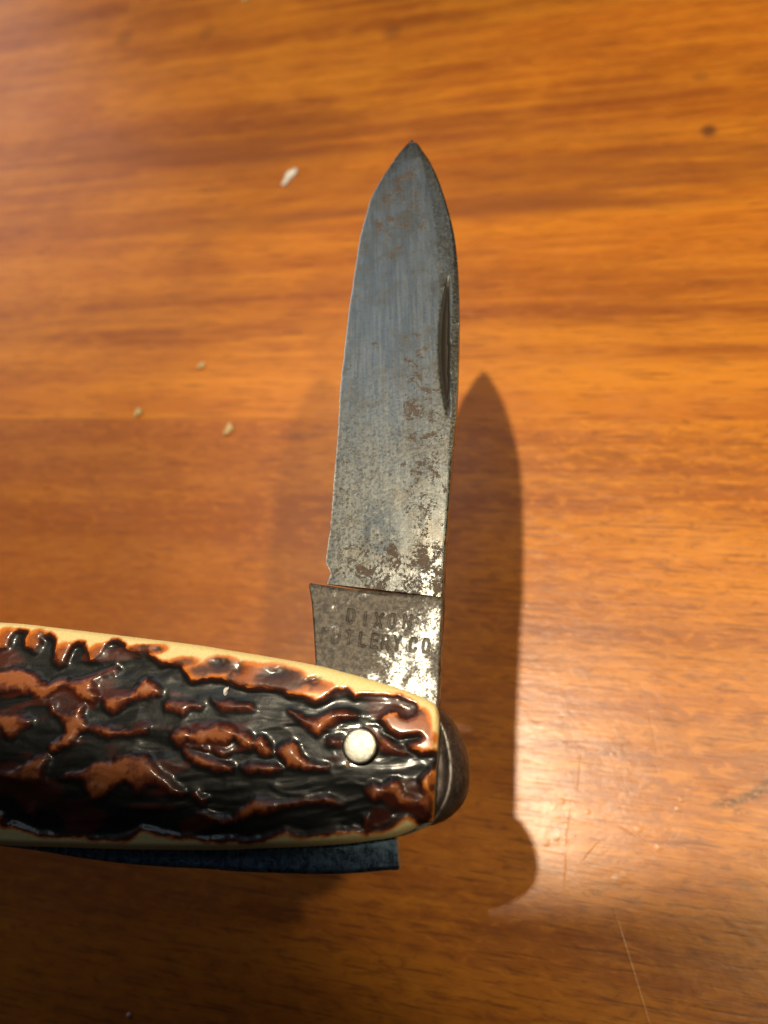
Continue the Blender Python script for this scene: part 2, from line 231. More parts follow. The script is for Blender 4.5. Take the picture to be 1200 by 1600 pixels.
def near_board_material():
    k, c, pore, fleck = wood('wood_near_board', 2, LIGHT, MID, DARK, 1.2, .62, (210, 620, 300))
    # redder heartwood on the left, darkened in colour for the lamp's falloff
    left_shade = k.math('MULTIPLY', k.spot((-150, 45), (105, 75), 0, .6), k.ramp(k.noise(k.coords((8, 60, 30)), 1, 3, .5), .2, .6, True, .55, .9))
    c = k.mix(k.math('MULTIPLY', left_shade, .72), c, (.24, .060, .0045))
    # darker old knock marks and a ring stain in the varnish
    for (x, y, rx, ry, rot, f) in ((27.7, 15.0, 2.6, .7, .3, .75), (32.5, 16.4, 3.2, .8, .5, .8), (30, 13.6, 1.6, .5, 0, .5), (36, 19, 2.2, .7, .7, .7), (-57, 104, 5, .8, 0, .5)):
        p = to_board(x, y)
        msk = k.math('MULTIPLY', k.spot(p, (rx, ry), rot, .8), k.ramp(k.noise(k.coords(), 1.6, 3, .7), .35, .6))
        c = k.mix(k.math('MULTIPLY', msk, f), c, (.03, .014, .008))
    # scratches: thin raised/lowered lines in the varnish
    ht = None
    for (a, b, wd) in (((6.5, -3.8), (9.6, -19), .16), ((11.1, 10.5), (14.1, 6.8), .22), ((8.6, 11.5), (11.5, 9.8), .14), ((1.5, 6), (4.8, 9.0), .12), ((-1, 9), (.2, 14), .1), ((2, 18), (3.2, 24), .1), ((17, 22), (16.5, 33), .09), ((-2, 2), (-1.2, 7), .12)):
        pa, pb = to_board(*a), to_board(*b); cx, cy = (pa[0] + pb[0]) / 2, (pa[1] + pb[1]) / 2
        ln = math.hypot(pb[0] - pa[0], pb[1] - pa[1]) / 2
        m_ = k.spot((cx, cy), (ln, wd), math.atan2(pb[1] - pa[1], pb[0] - pa[0]), .6)
        ht = m_ if ht is None else k.math('MAXIMUM', ht, m_)
    for (x, y, r) in ((7.3, 2.7, .8), (12.1, 11.0, .55), (19.5, 14.2, .45), (20.3, 15.8, .4), (15.2, 8.0, .5), (9.3, 24.2, .4), (-4.5, 8.8, .5), (-2.6, 9.5, .4), (-1, 16, .5), (3.5, 14, .4)):
        m_ = k.spot(to_board(x, y), (r, r * .8), 0, .7)
        ht = k.math('MAXIMUM', ht, m_)
    c = k.mix(k.math('MULTIPLY', ht, .12), c, (.70, .38, .12))  # glints on the scratches and dents painted as a paler tone
    return finish_wood(k, c, pore, fleck, ht)
def far_board_material():
    k, c, pore, fleck = wood('wood_far_board', 5, LIGHT, MID, DARK, .45, .72)
    for (x, y, rx, ry, f) in ((55.2, 185.8, 1.9, 2.2, .75), (57, 208, 2.2, 1.6, .35), (-136.7, 294, 3.5, 4, .3), (-102, 285.6, 3, 4, .3), (-32, 260.6, 3, 3.2, .35), (65, 130, 1.6, 1.2, .4)):
        c = k.mix(k.math('MULTIPLY', k.spot(to_board(x, y), (rx, ry), 0, .6), f), c, (.045, .016, .010))
    # long dark growth band that crosses behind the blade's tip
    for (x, y, rx, ry, f) in ((10, 170, 90, 4.5, .75), (-60, 214, 95, 10, .55), (60, 178, 70, 9, .5), (0, 182, 80, 10, .35)):
        msk = k.math('MULTIPLY', k.spot(to_board(x, y), (rx, ry), 0, .7), k.ramp(k.noise(k.coords((12, 160, 60)), 1, 3, .5), .3, .55))
        c = k.mix(k.math('MULTIPLY', msk, f), c, (.20, .052, .010))
    return finish_wood(k, c, pore, fleck)
def plain_board_material(i):
    k, c, pore, fleck = wood('wood_board', 8 + i, LIGHT, MID, DARK); return finish_wood(k, c, pore, fleck)

def blade_material():
    k = NM('blade_steel'); mm = k.coords()
    streak = k.noise(k.coords((2600, 110, 500)), 1, 4, .6, .4)
    wide = k.noise(k.coords((420, 130, 300)), 1, 3, .55, .3)
    spk = k.noise(mm, 2.6, 5, .7, .3); spk2 = k.noise(mm, .55, 5, .68, .4); fine = k.noise(mm, 9, 3, .6)
    c = k.mix(k.ramp(streak, .30, .70), (.098, .108, .112), (.172, .180, .178))
    c = k.mix(k.math('MULTIPLY', k.ramp(wide, .42, .60), .4), c, (.195, .205, .203))
    pat = k.noise(mm, .22, 6, .68, .4); c = k.mix(k.math('MULTIPLY', k.ramp(pat, .46, .64), .75), c, (.120, .106, .084))
    c = k.mix(k.math('MULTIPLY', k.ramp(k.noise(mm, 4.5, 3, .7), .52, .66), .40), c, (.085, .085, .080))
    # pale mottled tarnish, denser towards the tang
    ry = k.spot((-11, 32), (16, 17), 0, .7)
    mott = k.math('MULTIPLY', k.ramp(spk, .45, .58), k.math('ADD', k.math('MULTIPLY', ry, .55), .18))
    c = k.mix(mott, c, (.165, .152, .124))
    dm = k.math('MULTIPLY', k.ramp(k.noise(k.coords(loc=(3, 9, 0)), 1.7, 6, .75, .3), .49, .60), k.math('ADD', k.math('MULTIPLY', ry, .55), .12)); c = k.mix(dm, c, (.072, .075, .074))
    # bare dark patch above the tang
    dk = k.math('MULTIPLY', k.spot((-10.3, 31.8), (2.8, 4.4), .2, .5), k.ramp(k.noise(k.coords(loc=(7, 3, 0)), .8, 6, .72, .5), .60, .46)); c = k.mix(k.math('MULTIPLY', dk, .85), c, (.060, .070, .080))
    dk = k.math('MULTIPLY', k.spot((-9.2, 58), (5, 16), .05, .8), k.ramp(streak, .62, .42)); c = k.mix(k.math('MULTIPLY', dk, .6), c, (.10, .125, .15))
    # rust
    near = k.math('MAXIMUM', k.spot((-4.2, 52), (2.8, 9), 0, .8), k.spot((-6, 26), (9.5, 4.6), -.15, .7))
    near = k.math('MAXIMUM', near, k.math('MULTIPLY', k.spot((-6, 88), (4, 9), 0, .8), .7))
    near = k.math('MAXIMUM', near, k.math('MULTIPLY', k.spot((-3.5, 42), (3, 9), 0, .8), .8))
    thr = k.math('ADD', spk2, k.math('MULTIPLY', near, .175))
    thr = k.math('ADD', thr, k.math('MULTIPLY', k.math('SUBTRACT', spk, .5), .75))
    rust = k.math('MULTIPLY', k.ramp(thr, .64, .76), .88)
    gr = k.n('ShaderNodeAttribute', attribute_name='grime').outputs['Fac']; ed = k.n('ShaderNodeAttribute', attribute_name='honed_glint').outputs['Fac']
    c = k.mix(rust, c, k.mix(k.ramp(fine, .35, .65), (.036, .020, .012), (.090, .052, .030)))
    c = k.mix(k.math('MULTIPLY', ed, .8), c, (.52, .53, .52)); c = k.mix(gr, c, (.022, .015, .010)); rust = k.math('MAXIMUM', rust, gr)
    bm_ = k.bump(streak, .00002, .4); bm_ = k.bump(spk, .00005, .25, bm_); bm_ = k.bump(rust, .00004, .5, bm_)
    k.set(Base_Color=c, Metallic=k.math('SUBTRACT', k.math('SUBTRACT', .92, k.math('MULTIPLY', mott, .35)), k.math('MULTIPLY', rust, .55)), Roughness=k.math('ADD', k.ramp(spk, .3, .7, True, .26, .36), k.math('ADD', k.math('MULTIPLY', rust, .35), k.math('MULTIPLY', mott, .15))), Normal=bm_)
    return k.m
def tang_material():
    k = NM('tang_steel'); mm = k.coords()
    big = k.noise(mm, .36, 7, .75, .3); fine = k.noise(mm, 3.2, 4, .7)
    t = k.math('ADD', big, k.math('MULTIPLY', k.math('SUBTRACT', fine, .5), .55))
    t = k.math('ADD', t, k.math('MULTIPLY', k.spot((-6.0, 11.6), (4.2, 3.8), .2, .7), .15))
    t = k.math('ADD', t, k.math('MULTIPLY', k.spot((-6.5, 17.0), (4.6, 2.4), 0, .8), .12))
    t = k.math('SUBTRACT', t, k.math('MULTIPLY', k.spot((-15.0, 19.0), (7.5, 5.5), 0, .8), .07))
    t = k.math('ADD', t, k.math('MULTIPLY', k.spot((-12.5, 11.3), (3, 1.6), -.2, .8), .06))
    bright = k.ramp(t, .50, .67)
    at = k.n('ShaderNodeAttribute', attribute_name='stamp').outputs['Fac']
    bright = k.math('MULTIPLY', bright, k.math('SUBTRACT', 1.0, k.math('MULTIPLY', at, .92)))
    dirt = k.mix(k.ramp(k.noise(mm, 1.3, 6, .72, .3), .38, .64), (.022, .016, .011), (.115, .090, .066))
    dirt = k.mix(k.math('MULTIPLY', at, .6), dirt, (.030, .022, .014))
    c = k.mix(bright, dirt, k.mix(k.ramp(k.noise(mm, 1.1, 5, .7), .3, .7), (.20, .20, .195), (.42, .42, .41)))
    b1 = k.bump(bright, .00004, .5); b1 = k.bump(fine, .00004, .3, b1)
    k.set(Base_Color=c, Metallic=k.ramp(bright, 0, 1, False, .10, 1.0), Roughness=k.ramp(bright, 0, 1, False, .60, .45), Normal=b1)
    return k.m
def dark_steel(name, lo, hi, rough=.45, metal=.85):
    k = NM(name); mm = k.coords()
    a = k.math('ADD', k.math('MULTIPLY', k.noise(mm, 1.1, 7, .78, .4), .78), k.math('MULTIPLY', k.noise(k.coords((2200, 260, 500)), 1, 4, .65, .2), .22)); f = k.noise(mm, 5, 4, .65)
    c = k.mix(k.ramp(a, .38, .62), lo, hi); c = k.mix(k.math('MULTIPLY', k.ramp(f, .56, .68), .6), c, tuple(min(1, x * 1.7) for x in hi))
    b = k.bump(a, .00015, .5); b = k.bump(f, .00006, .5, b)
    k.set(Base_Color=c, Metallic=metal, Roughness=k.ramp(f, .3, .7, True, rough - .1, rough + .12), Normal=b); return k.m
def bolster_material():
    k = NM('bolster_steel'); mm = k.coords()
    s = k.noise(k.coords((700, 520, 600)), 1, 6, .7, .4); f = k.noise(mm, 4, 4, .7)
    c = k.mix(k.ramp(s, .35, .65), (.050, .042, .039), (.135, .112, .104)); pt = k.noise(mm, 1.2, 7, .75, .3); c = k.mix(k.math('MULTIPLY', k.ramp(pt, .54, .64), .75), c, (.030, .021, .017)); c = k.mix(k.math('MULTIPLY', k.ramp(f, .56, .66), .6), c, (.33, .28, .25))
    wr = k.n('ShaderNodeAttribute', attribute_name='worn_glint').outputs['Fac']; c = k.mix(k.math('MULTIPLY', wr, k.ramp(s, .3, .6)), c, (.46, .42, .38))  # worn crest, with its lit facet painted in as paler metal
    b = k.bump(s, .00012, .5); b = k.bump(pt, .00020, .6, b)
    k.set(Base_Color=c, Metallic=.65, Roughness=k.ramp(f, .3, .7, True, .34, .52), Normal=b); return k.m
def pin_material():
    k = NM('nickel_silver'); mm = k.coords(); a = k.noise(mm, 1.6, 5, .7); f = k.noise(mm, 7, 3, .6)
    c = k.mix(k.ramp(a, .35, .65), (.27, .25, .19), (.40, .395, .37)); c = k.mix(k.math('MULTIPLY', k.ramp(f, .58, .68), .5), c, (.30, .25, .14))
    pc_ = DATA['pin'][0]; rim = k.math('SUBTRACT', 1.0, k.spot(pc_, (1.93, 1.93), 0, .06)); c = k.mix(k.math('MULTIPLY', rim, k.ramp(a, .25, .5)), c, (.11, .085, .045))
    sl = k.noise(k.coords((300, 2200, 300), rot=(0, 0, .6)), 1, 3, .6)
    k.set(Base_Color=c, Metallic=.92, Roughness=k.ramp(f, .3, .7, True, .34, .50), Normal=k.bump(k.math('ADD', f, sl), .00003, .6)); return k.m
def scale_material():
    k = NM('jigged_bone'); at = k.n('ShaderNodeAttribute', attribute_name='dye')
    mm = k.coords(); f = k.noise(mm, 3.5, 4, .65); g = k.noise(mm, .7, 3, .6)
    mul = k.n('ShaderNodeMix', data_type='RGBA', blend_type='MULTIPLY'); mul.inputs[0].default_value = 1.0
    k.l(at.outputs['Color'], mul.inputs[6]); k.l(k.mix(k.ramp(f, .35, .65), (.91, .90, .88), (1.03, 1.03, 1.02)), mul.inputs[7])
    sl = k.noise(k.coords((180, 2400, 400), rot=(0, 0, -.15)), 1, 3, .65, .2); b = k.bump(k.math('ADD', k.math('MULTIPLY', f, .000012), k.math('ADD', k.math('MULTIPLY', g, .00004), k.math('MULTIPLY', sl, .000010))), 1.0, 1.0)
    k.set(Base_Color=mul.outputs[2], Roughness=k.ramp(f, .3, .7, True, .34, .44), Specular_IOR_Level=.24, Coat_Weight=.28, Coat_Roughness=.13, Normal=b, Subsurface_Weight=.0)
    return k.m
def crumb_material(name, col):
    k = NM(name); f = k.noise(k.coords(), 2.5, 3, .6)
    k.set(Base_Color=k.mix(f, tuple(x * .75 for x in col), col), Roughness=.8); return k.m

# ------------------------------------------------------------------ the table top: glued boards
table = tag(empty('table_top', Matrix.Rotation(GR, 4, 'Z')), 'varnished orange-brown wooden table top of glued boards', None, None, 'structure')
def board(v0, v1, mat):
    bm = bmesh.new(); bmesh.ops.create_cube(bm, size=1)
    for v in bm.verts: v.co = Vector((v.co.x * 1.3 - .05, v0 * MM + (v.co.y + .5) * (v1 - v0) * MM, (v.co.z - .5) * .024))
    ed = [e for e in bm.edges if all(v.co.z > -.001 for v in e.verts)]
    bmesh.ops.bevel(bm, geom=ed, offset=.00003, segments=1, affect='EDGES')
    me = bpy.data.meshes.new('board'); bm.to_mesh(me); bm.free(); me.materials.append(mat)
    o = bpy.data.objects.new('board', me); COL.objects.link(o); o.parent = table; return o
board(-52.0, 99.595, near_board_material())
board(99.605, 338.0, far_board_material())
board(-240.0, -52.08, plain_board_material(0))
board(338.08, 520.0, plain_board_material(1))

# ------------------------------------------------------------------ the pocket knife
KM = Matrix(((0.998152, 0.0, 0.060773, -0.010852), (0.004617, 0.99711, -0.075833, 0.012557), (-0.060598, 0.075974, 0.995267, 0.061271), (0, 0, 0, 1)))
knife = tag(empty('pocket_knife', KM), 'old pocket knife with jigged stag handle and rust-spotted blade opened halfway', 'knife')

# ---- main blade
def blade():
    Lc = smooth_curve(DATA['blade_left'], 5); Rc = smooth_curve(DATA['blade_right'], 5)
    o = np.argsort(Lc[:, 1]); Lx = lambda y: np.interp(y, Lc[o, 1], Lc[o, 0])
    o2 = np.argsort(Rc[:, 1]); Rx = lambda y: np.interp(y, Rc[o2, 1], Rc[o2, 0])
    tip = DATA['blade_left'][0][1] + .02
    ny, nx = 470, 110
    s = np.linspace(0, 1, ny); s = s + .10 * np.sin(np.pi * s) * s      # a little denser at the tip
    s = s / s[-1]
    yL0, yR0 = DATA['blade_left'][-1][1] - .2, DATA['blade_right'][-1][1] - .2
    yl = yL0 + (tip - yL0) * s; yr = yR0 + (tip - yR0) * s
    xl, xr = Lx(yl), Rx(yr)
    ker = np.hanning(19); ker /= ker.sum(); sm = lambda q: np.convolve(np.pad(q, 9, mode='reflect', reflect_type='odd'), ker, 'valid')
    up_ = sstep(.30, .45, s) * sstep(.995, .95, s); xl = xl * (1 - up_) + sm(xl) * up_; xr = xr * (1 - up_) + sm(xr) * up_; xl[-1] = xr[-1] = (xl[-1] + xr[-1]) / 2
    nz = VNoise(3); xl = xl + .05 * nz(yl * 1.4, yl * 0) * (s < .97)
    u = np.linspace(0, 1, nx); u = np.concatenate([u])
    X = xl[:, None] + (xr - xl)[:, None] * u; Y = yl[:, None] + (yr - yl)[:, None] * u
    W = (xr - xl)[:, None] + 1e-3
    dr = (1 - u)[None] * W; dl = u[None] * W                            # distance from spine / edge
    zmax = (1.38 - .72 * s ** 1.5)[:, None] * np.clip(W / 6.0, .25, 1) ** .6
    z = .10 + (zmax - .10) * np.clip(dl / (.82 * W), 0, 1) ** .9
    yn = DATA['nick'][1][1]
    cw = .22 + .95 * np.exp(-((Y - yn) / 13.0) ** 2)
    z = z - .17 * np.clip(1 - dr / cw, 0, 1) * (.5 + .5 * np.clip(W / 10, 0, 1))
    zb = -z.copy()
    # nail nick: a crescent cut, steep against the spine
    (x0, y0), _, (x2, y2), (xb, yb) = DATA['nick']
    t = np.clip((Y - y2) / (y0 - y2), 0, 1); xline = x2 + (x0 - x2) * t
    bulge = (xline.mean() - xb) * np.sin(np.pi * t) ** .75
    d = np.clip((X - (xline - bulge)) / np.maximum(bulge, 1e-3), 0, 1) * (X < xline) * (t > 0) * (t < 1)
    nk = blur(np.clip(d * 1.6, 0, 1) * np.sin(np.pi * t) ** .5, 1); z = z - .85 * nk
    z = z + .012 * nz.fbm(X * .9, Y * .35, 3)
    z = np.maximum(z, .05); 
    o = solid('blade', np.stack([X, Y, z], -1), np.stack([X, Y, zb], -1), blade_material(), knife, 50)
    a = o.data.attributes.new('grime', 'FLOAT', 'POINT'); a.data.foreach_set('value', np.r_[sstep(.05, .5, nk).ravel(), np.zeros(z.size)].astype(np.float32))
    hn = np.clip(1 - dl / .22, 0, 1) * (s < .985)[:, None]; a = o.data.attributes.new('honed_glint', 'FLOAT', 'POINT'); a.data.foreach_set('value', np.r_[hn.ravel(), np.zeros(z.size)].astype(np.float32))  # sharpened edge: clean metal, brightened in colour to carry its catch light
    return o
blade_o = blade()

# ---- tang with the maker's stamp struck into it
GLYPH = {
 'D': [[(-.4, -.5), (-.4, .5), (.1, .5), (.4, .22), (.4, -.22), (.1, -.5), (-.4, -.5)]], 'I': [[(0, -.5), (0, .5)]],
 'X': [[(-.4, -.5), (.4, .5)], [(-.4, .5), (.4, -.5)]], 'O': [[(-.2, -.5), (-.4, -.2), (-.4, .2), (-.2, .5), (.2, .5), (.4, .2), (.4, -.2), (.2, -.5), (-.2, -.5)]],
 'N': [[(-.4, -.5), (-.4, .5), (.4, -.5), (.4, .5)]], 'C': [[(.4, .28), (.2, .5), (-.2, .5), (-.4, .2), (-.4, -.2), (-.2, -.5), (.2, -.5), (.4, -.28)]],
 'U': [[(-.4, .5), (-.4, -.25), (-.2, -.5), (.2, -.5), (.4, -.25), (.4, .5)]], 'T': [[(-.42, .5), (.42, .5)], [(0, .5), (0, -.5)]],
 'L': [[(-.35, .5), (-.35, -.5), (.38, -.5)]], 'E': [[(.38, .5), (-.35, .5), (-.35, -.5), (.38, -.5)], [(-.35, 0), (.25, 0)]],
 'R': [[(-.38, -.5), (-.38, .5), (.15, .5), (.38, .3), (.38, .15), (.15, 0), (-.38, 0)], [(.05, 0), (.4, -.5)]], 'Y': [[(-.42, .5), (0, .02), (.42, .5)], [(0, .02), (0, -.5)]]}
def tang():
    Lc = smooth_curve(DATA['tang_left'], 8); Rc = smooth_curve(DATA['tang_right'], 8)
    sl = np.r_[0, np.cumsum(np.hypot(*np.diff(Lc, axis=0).T))]; sr = np.r_[0, np.cumsum(np.hypot(*np.diff(Rc, axis=0).T))]
    ny, nx = 340, 260
    s = np.linspace(0, 1, ny)
    s = np.where(s < .85, s / .85 * .66, .66 + (s - .85) / .15 * .34)     # fine rows where the stamp is, coarse inside the handle
    pl = np.stack([np.interp(s * sl[-1], sl, Lc[:, i]) for i in (0, 1)], -1); pr = np.stack([np.interp(s * sr[-1], sr, Rc[:, i]) for i in (0, 1)], -1)
    u = np.linspace(0, 1, nx)[None, :, None]
    P = pl[:, None] * (1 - u) + pr[:, None] * u; X, Y = P[..., 0], P[..., 1]
    # the step sags a little between kick and spine
    Y = Y - (np.sin(np.pi * u[..., 0]) * .25) * np.exp(-s * 14)[:, None]
    W = np.hypot(*(pr - pl).T)[:, None]
    edge = np.minimum(u[..., 0], 1 - u[..., 0]) * W
    z = 1.55 - .22 * np.clip(1 - edge / .30, 0, 1) ** 2
    top = (s * sl[-1])[:, None] + 0 * X; z = z - .45 * np.clip(1 - top / .75, 0, 1) ** 2
    d = np.full(X.shape, 9.0)
    for word, key in (('DIXON', 'text1'), ('CUTLERYCO', 'text2')):
        pts = DATA[key]; ang = math.atan2(pts[-1][1] - pts[0][1], pts[-1][0] - pts[0][0]); ca, sa = math.cos(ang), math.sin(ang)
        hgt, wid = (1.70, 1.02) if key == 'text1' else (1.60, .95)
        for chx, (cx, cy) in zip(word, pts):
            lx = (X - cx) * ca + (Y - cy) * sa; ly = -(X - cx) * sa + (Y - cy) * ca
            for st in GLYPH[chx]:
                for a, b in zip(st[:-1], st[1:]):
                    d = np.minimum(d, seg_dist(lx, ly, (a[0] * wid, a[1] * hgt), (b[0] * wid, b[1] * hgt)))
    n1 = VNoise(8); wear = np.clip(.80 + .50 * n1.fbm(X * .40, Y * .40, 3), .50, 1) * (.70 + .30 * sstep(-18.5, -12.5, X))
    st = sstep(.20, .08, d) * wear
    z = z - .14 * st + .014 * n1.fbm(X * 1.3, Y * 1.3, 3)
    o = solid('tang', np.stack([X, Y, z], -1), np.stack([X, Y, -1.5 + 0 * z], -1), tang_material(), blade_o, 50)
    a = o.data.attributes.new('stamp', 'FLOAT', 'POINT'); a.data.foreach_set('value', np.r_[st.ravel(), np.zeros(st.size)].astype(np.float32))
    return o
tang()

# ---- jigged handle scale on the near side
UP = np.array(DATA['up']); LO = np.array(DATA['lo'])
XE = DATA['end'][0][0]
def up_curve(x):
    xs = np.r_[-112, -109, -104, -96, -86, -74, UP[:, 0], XE + .1]; ys = np.r_[9.5, 13, 15.6, 18.6, 20.9, 21.9, UP[:, 1], UP[-1, 1] - 1.6]
    c = smooth_curve(np.stack([xs, ys], -1), 8); return np.interp(x, c[:, 0], c[:, 1])
def lo_curve(x):
    xs = np.r_[-112, -109, -104, -96, -86, -72, LO[:, 0], XE]; ys = np.r_[6, 2.6, .4, -1.8, -4.0, -5.6, LO[:, 1], LO[-1, 1] + .25]
    c = smooth_curve(np.stack([xs, ys], -1), 8); return np.interp(x, c[:, 0], c[:, 1])
def end_x(v):   # the cut end leans a little: x at the fraction v from the lower to the upper edge
    E = np.array(DATA['end'])[::-1]; t = (E[:, 1] - E[0, 1]) / (E[-1, 1] - E[0, 1]); return np.interp(v, t, E[:, 0])
def handle_scale():
    xs = np.concatenate([np.linspace(-112, -66, 160)[:-1], np.linspace(-66, XE, 690)])
    nv = 300; v = np.linspace(0, 1, nv)
    v = .5 - .5 * np.cos(np.pi * v) * .35 + (v - .5) * .65 if False else v
    X = np.repeat(xs[:, None], nv, 1); V = np.repeat(v[None], len(xs), 0)
    lo, up = lo_curve(xs)[:, None], up_curve(xs)[:, None]
    Y = lo + (up - lo) * V
    X = X + (end_x(V) - XE) * sstep(-16, XE, X)                         # shear to the slanted cut end
    W = up - lo
    ed = np.minimum(V, 1 - V) * W
    # rounded body: a broad crown with softly eased borders
    base = 4.5 - np.where(V < .5, 1.75, .75) * np.abs(2 * V - 1) ** 2.2 - .55 * np.clip(1 - ed / .8, 0, 1) ** 2
    eend = (XE - np.repeat(xs[:, None], nv, 1)); base = base - .35 * np.clip(1 - eend / .5, 0, 1) ** 2
    n1, n2, n3 = VNoise(11), VNoise(12), VNoise(13)
    wx = X + .16 * n1.fbm(X * .9, Y * .9, 3); wy = Y + .16 * n2.fbm(X * .9, Y * .9, 3)
    fld = list(map(tuple, DATA['field']))
    fld = fld + [(-62, -2.5), (-75, -2.5), (-90, 0.5), (-103, 4), (-103, 12), (-92, 16), (-78, 18.5), (-64, 19.2)]
    dF = poly_sdf(wx, wy, fld)
    Dp = .54
    hF = -Dp * sstep(-.30, 1.0, dF)
    nf = n3.fbm(X * 2.2, Y * 2.2, 2); hI = np.full(X.shape, -Dp); wcol = np.zeros(X.shape)
    for wgt, poly in DATA['islands']:
        P = np.array(poly); x0, y0 = P.min(0) - 1.5; x1, y1 = P.max(0) + 1.5
        m = (X > x0) & (X < x1) & (Y > y0) & (Y < y1)
        if not m.any(): continue
        s = poly_sdf(wx[m], wy[m], poly)
        hI[m] = np.maximum(hI[m], -Dp * (1 - (.50 + .58 * wgt) * sstep(-.80, .75, s)))
        c = sstep(-.55, .66, s + .16 * nf[m]) * (.45 + .64 * wgt)
        wcol[m] = np.maximum(wcol[m], c)
    # the rest of the handle, outside the picture: free ridges
    fr = n3.fbm(X * .16, Y * .5, 3); far = sstep(-62, -65, X)
    hI = np.maximum(hI, far * (-Dp * (1 - sstep(.05, .3, fr))) + (1 - far) * -Dp)
    wcol = np.maximum(wcol, far * sstep(.08, .28, fr))
    k = .18; a, b = hF, hI; q = np.clip(.5 + .5 * (a - b) / k, 0, 1); h = b * (1 - q) + a * q + k * q * (1 - q)
    warm = n2.fbm(X * .4, Y * .5, 3)
    for cx, cy, rx, ry, dp in DATA['pits']:
        e = np.exp(-(((wx + .3 * warm - cx) / rx) ** 2 + ((wy + .25 * nf - cy) / ry) ** 2)); h = h - .7 * dp * e
    inside = sstep(.1, .7, dF)
    fx = X + 1.6 * n2.fbm(X * .12, Y * .25, 2); fy = Y + 1.1 * n3.fbm(X * .15 + 5, Y * .2, 2)
    fl = n1.fbm(fx * .13 + 3, fy * .50, 2); rdg = 1 - np.abs(n2(fx * .16 + 40, fy * .62)) * 2
    h = h + inside * (.24 * fl + .05 * np.clip(rdg, 0, 1) ** 2 + .07 * n3.fbm(fx * .38 + 9, fy * 1.25, 2))
    # flat seat round the pin
    pc = DATA['pin'][0]; rp = np.hypot(X - pc[0], Y - pc[1]); h = h * sstep(1.6, 3.4, rp) + (-.55) * (1 - sstep(1.6, 3.4, rp))
    h = blur(h, 5)
    Z = base + h
    # dye: black in the jigging, red-brown on the lumps, orange to cream where the border was polished back
    black = np.array((.0085, .0095, .0092)); dred = np.array((.056, .0125, .0080)); rb = np.array((.165, .043, .017)); orange = np.array((.68, .190, .022)); cream = np.array((.84, .68, .32))
    def lerp(a, b, t): return a + (b - a) * t[..., None]
    warm = n2.fbm(X * .4, Y * .5, 3)
    ti = np.clip(wcol * (1.02 + .50 * warm + .18 * nf), 0, 1.1); ti = np.maximum(ti, .52 * sstep(.06, .48, fl + .25 * warm) * inside)
    colI = lerp(black + 0 * X[..., None], dred, sstep(.10, .46, ti)); colI = lerp(colI, rb, sstep(.42, .90, ti)); colI = lerp(colI, np.array((.36, .110, .032)), sstep(.80, 1.1, ti))
    p = -dF + .22 * n3.fbm(X * .8, Y * 1.1, 3)
    colP = lerp(black + 0 * X[..., None], dred, sstep(-.55, -.02, p)); colP = lerp(colP, np.array((.40, .095, .015)), sstep(-.02, .20, p)); colP = lerp(colP, orange, sstep(.08, .24, p)); colP = lerp(colP, cream, sstep(.18, .50, p))
    # the broad orange-stained part of the border above the middle, and the cut end
    sf = np.zeros(X.shape)
    for cx, cy, rx, ry, f in DATA['stain']:
        sf = np.maximum(sf, f * np.exp(-(((wx - cx) / rx) ** 2 + ((wy - cy) / ry) ** 2) ** 1.5))
    sf = sf * (1 + .2 * warm); colP = lerp(colP, orange, sstep(.08, .35, sf) * (p > 0)); colP = lerp(colP, np.array((.34, .085, .014)), sstep(.35, .85, sf) * sstep(-.02, .15, p)); colP = lerp(colP, dred * .8, np.clip(.95 * sstep(.25, .7, sf) * (sstep(.15, -.25, warm) + sstep(.55, .05, p) * .7), 0, .9) * (p > 0))
    pk = np.zeros(X.shape)
    for cx, cy, rx, ry, dp in DATA['pits']:
        pk = np.maximum(pk, np.exp(-(((wx + .5 * warm - cx) / rx) ** 2 + ((wy + .3 * nf - cy) / ry) ** 2) ** 1.3))
    colP = lerp(colP, np.array((.022, .016, .013)), pk * .93)
    col = np.where((colP.sum(-1) > colI.sum(-1))[..., None], colP, colI)
    nx_ = len(xs); n = nx_ * nv
    zb = 1.78
    loop_l = np.stack([X[:, 0], Y[:, 0], np.full(nx_, zb)], -1); loop_u = np.stack([X[:, -1], Y[:, -1], np.full(nx_, zb)], -1)
    endw = np.stack([X[-1], Y[-1], np.full(nv, zb)], -1); endl = np.stack([X[0], Y[0], np.full(nv, zb)], -1)
    v_all = np.concatenate([np.stack([X, Y, Z], -1).reshape(-1, 3), loop_l, loop_u, endw, endl])
    a = np.arange(n).reshape(nx_, nv); il = n + np.arange(nx_); iu = n + nx_ + np.arange(nx_); ie = n + 2 * nx_ + np.arange(nv); ig = ie + nv
    f = [grid_faces(nx_, nv), np.stack([a[:-1, 0], a[1:, 0], il[1:], il[:-1]], -1), np.stack([a[1:, -1], a[:-1, -1], iu[:-1], iu[1:]], -1),
         np.stack([a[-1, :-1], a[-1, 1:], ie[1:], ie[:-1]], -1), np.stack([a[0, 1:], a[0, :-1], ig[:-1], ig[1:]], -1), np.stack([il[:-1], il[1:], iu[1:], iu[:-1]], -1)]
    o = mesh_obj('handle_scale', v_all, np.concatenate(f).tolist(), SCALE_MAT, knife, True, 60)
    ca = o.data.attributes.new('dye', 'FLOAT_COLOR', 'POINT')
    rgba = np.ones((len(v_all), 4), np.float32); rgba[:n, :3] = col.reshape(-1, 3); rgba[n:, :3] = cream * .9
    ca.data.foreach_set('color', rgba.ravel())
    o['label'] = 'jigged scale, black grooves and red-brown ridges inside a cream border'
    return o
SCALE_MAT = scale_material()
handle_scale()

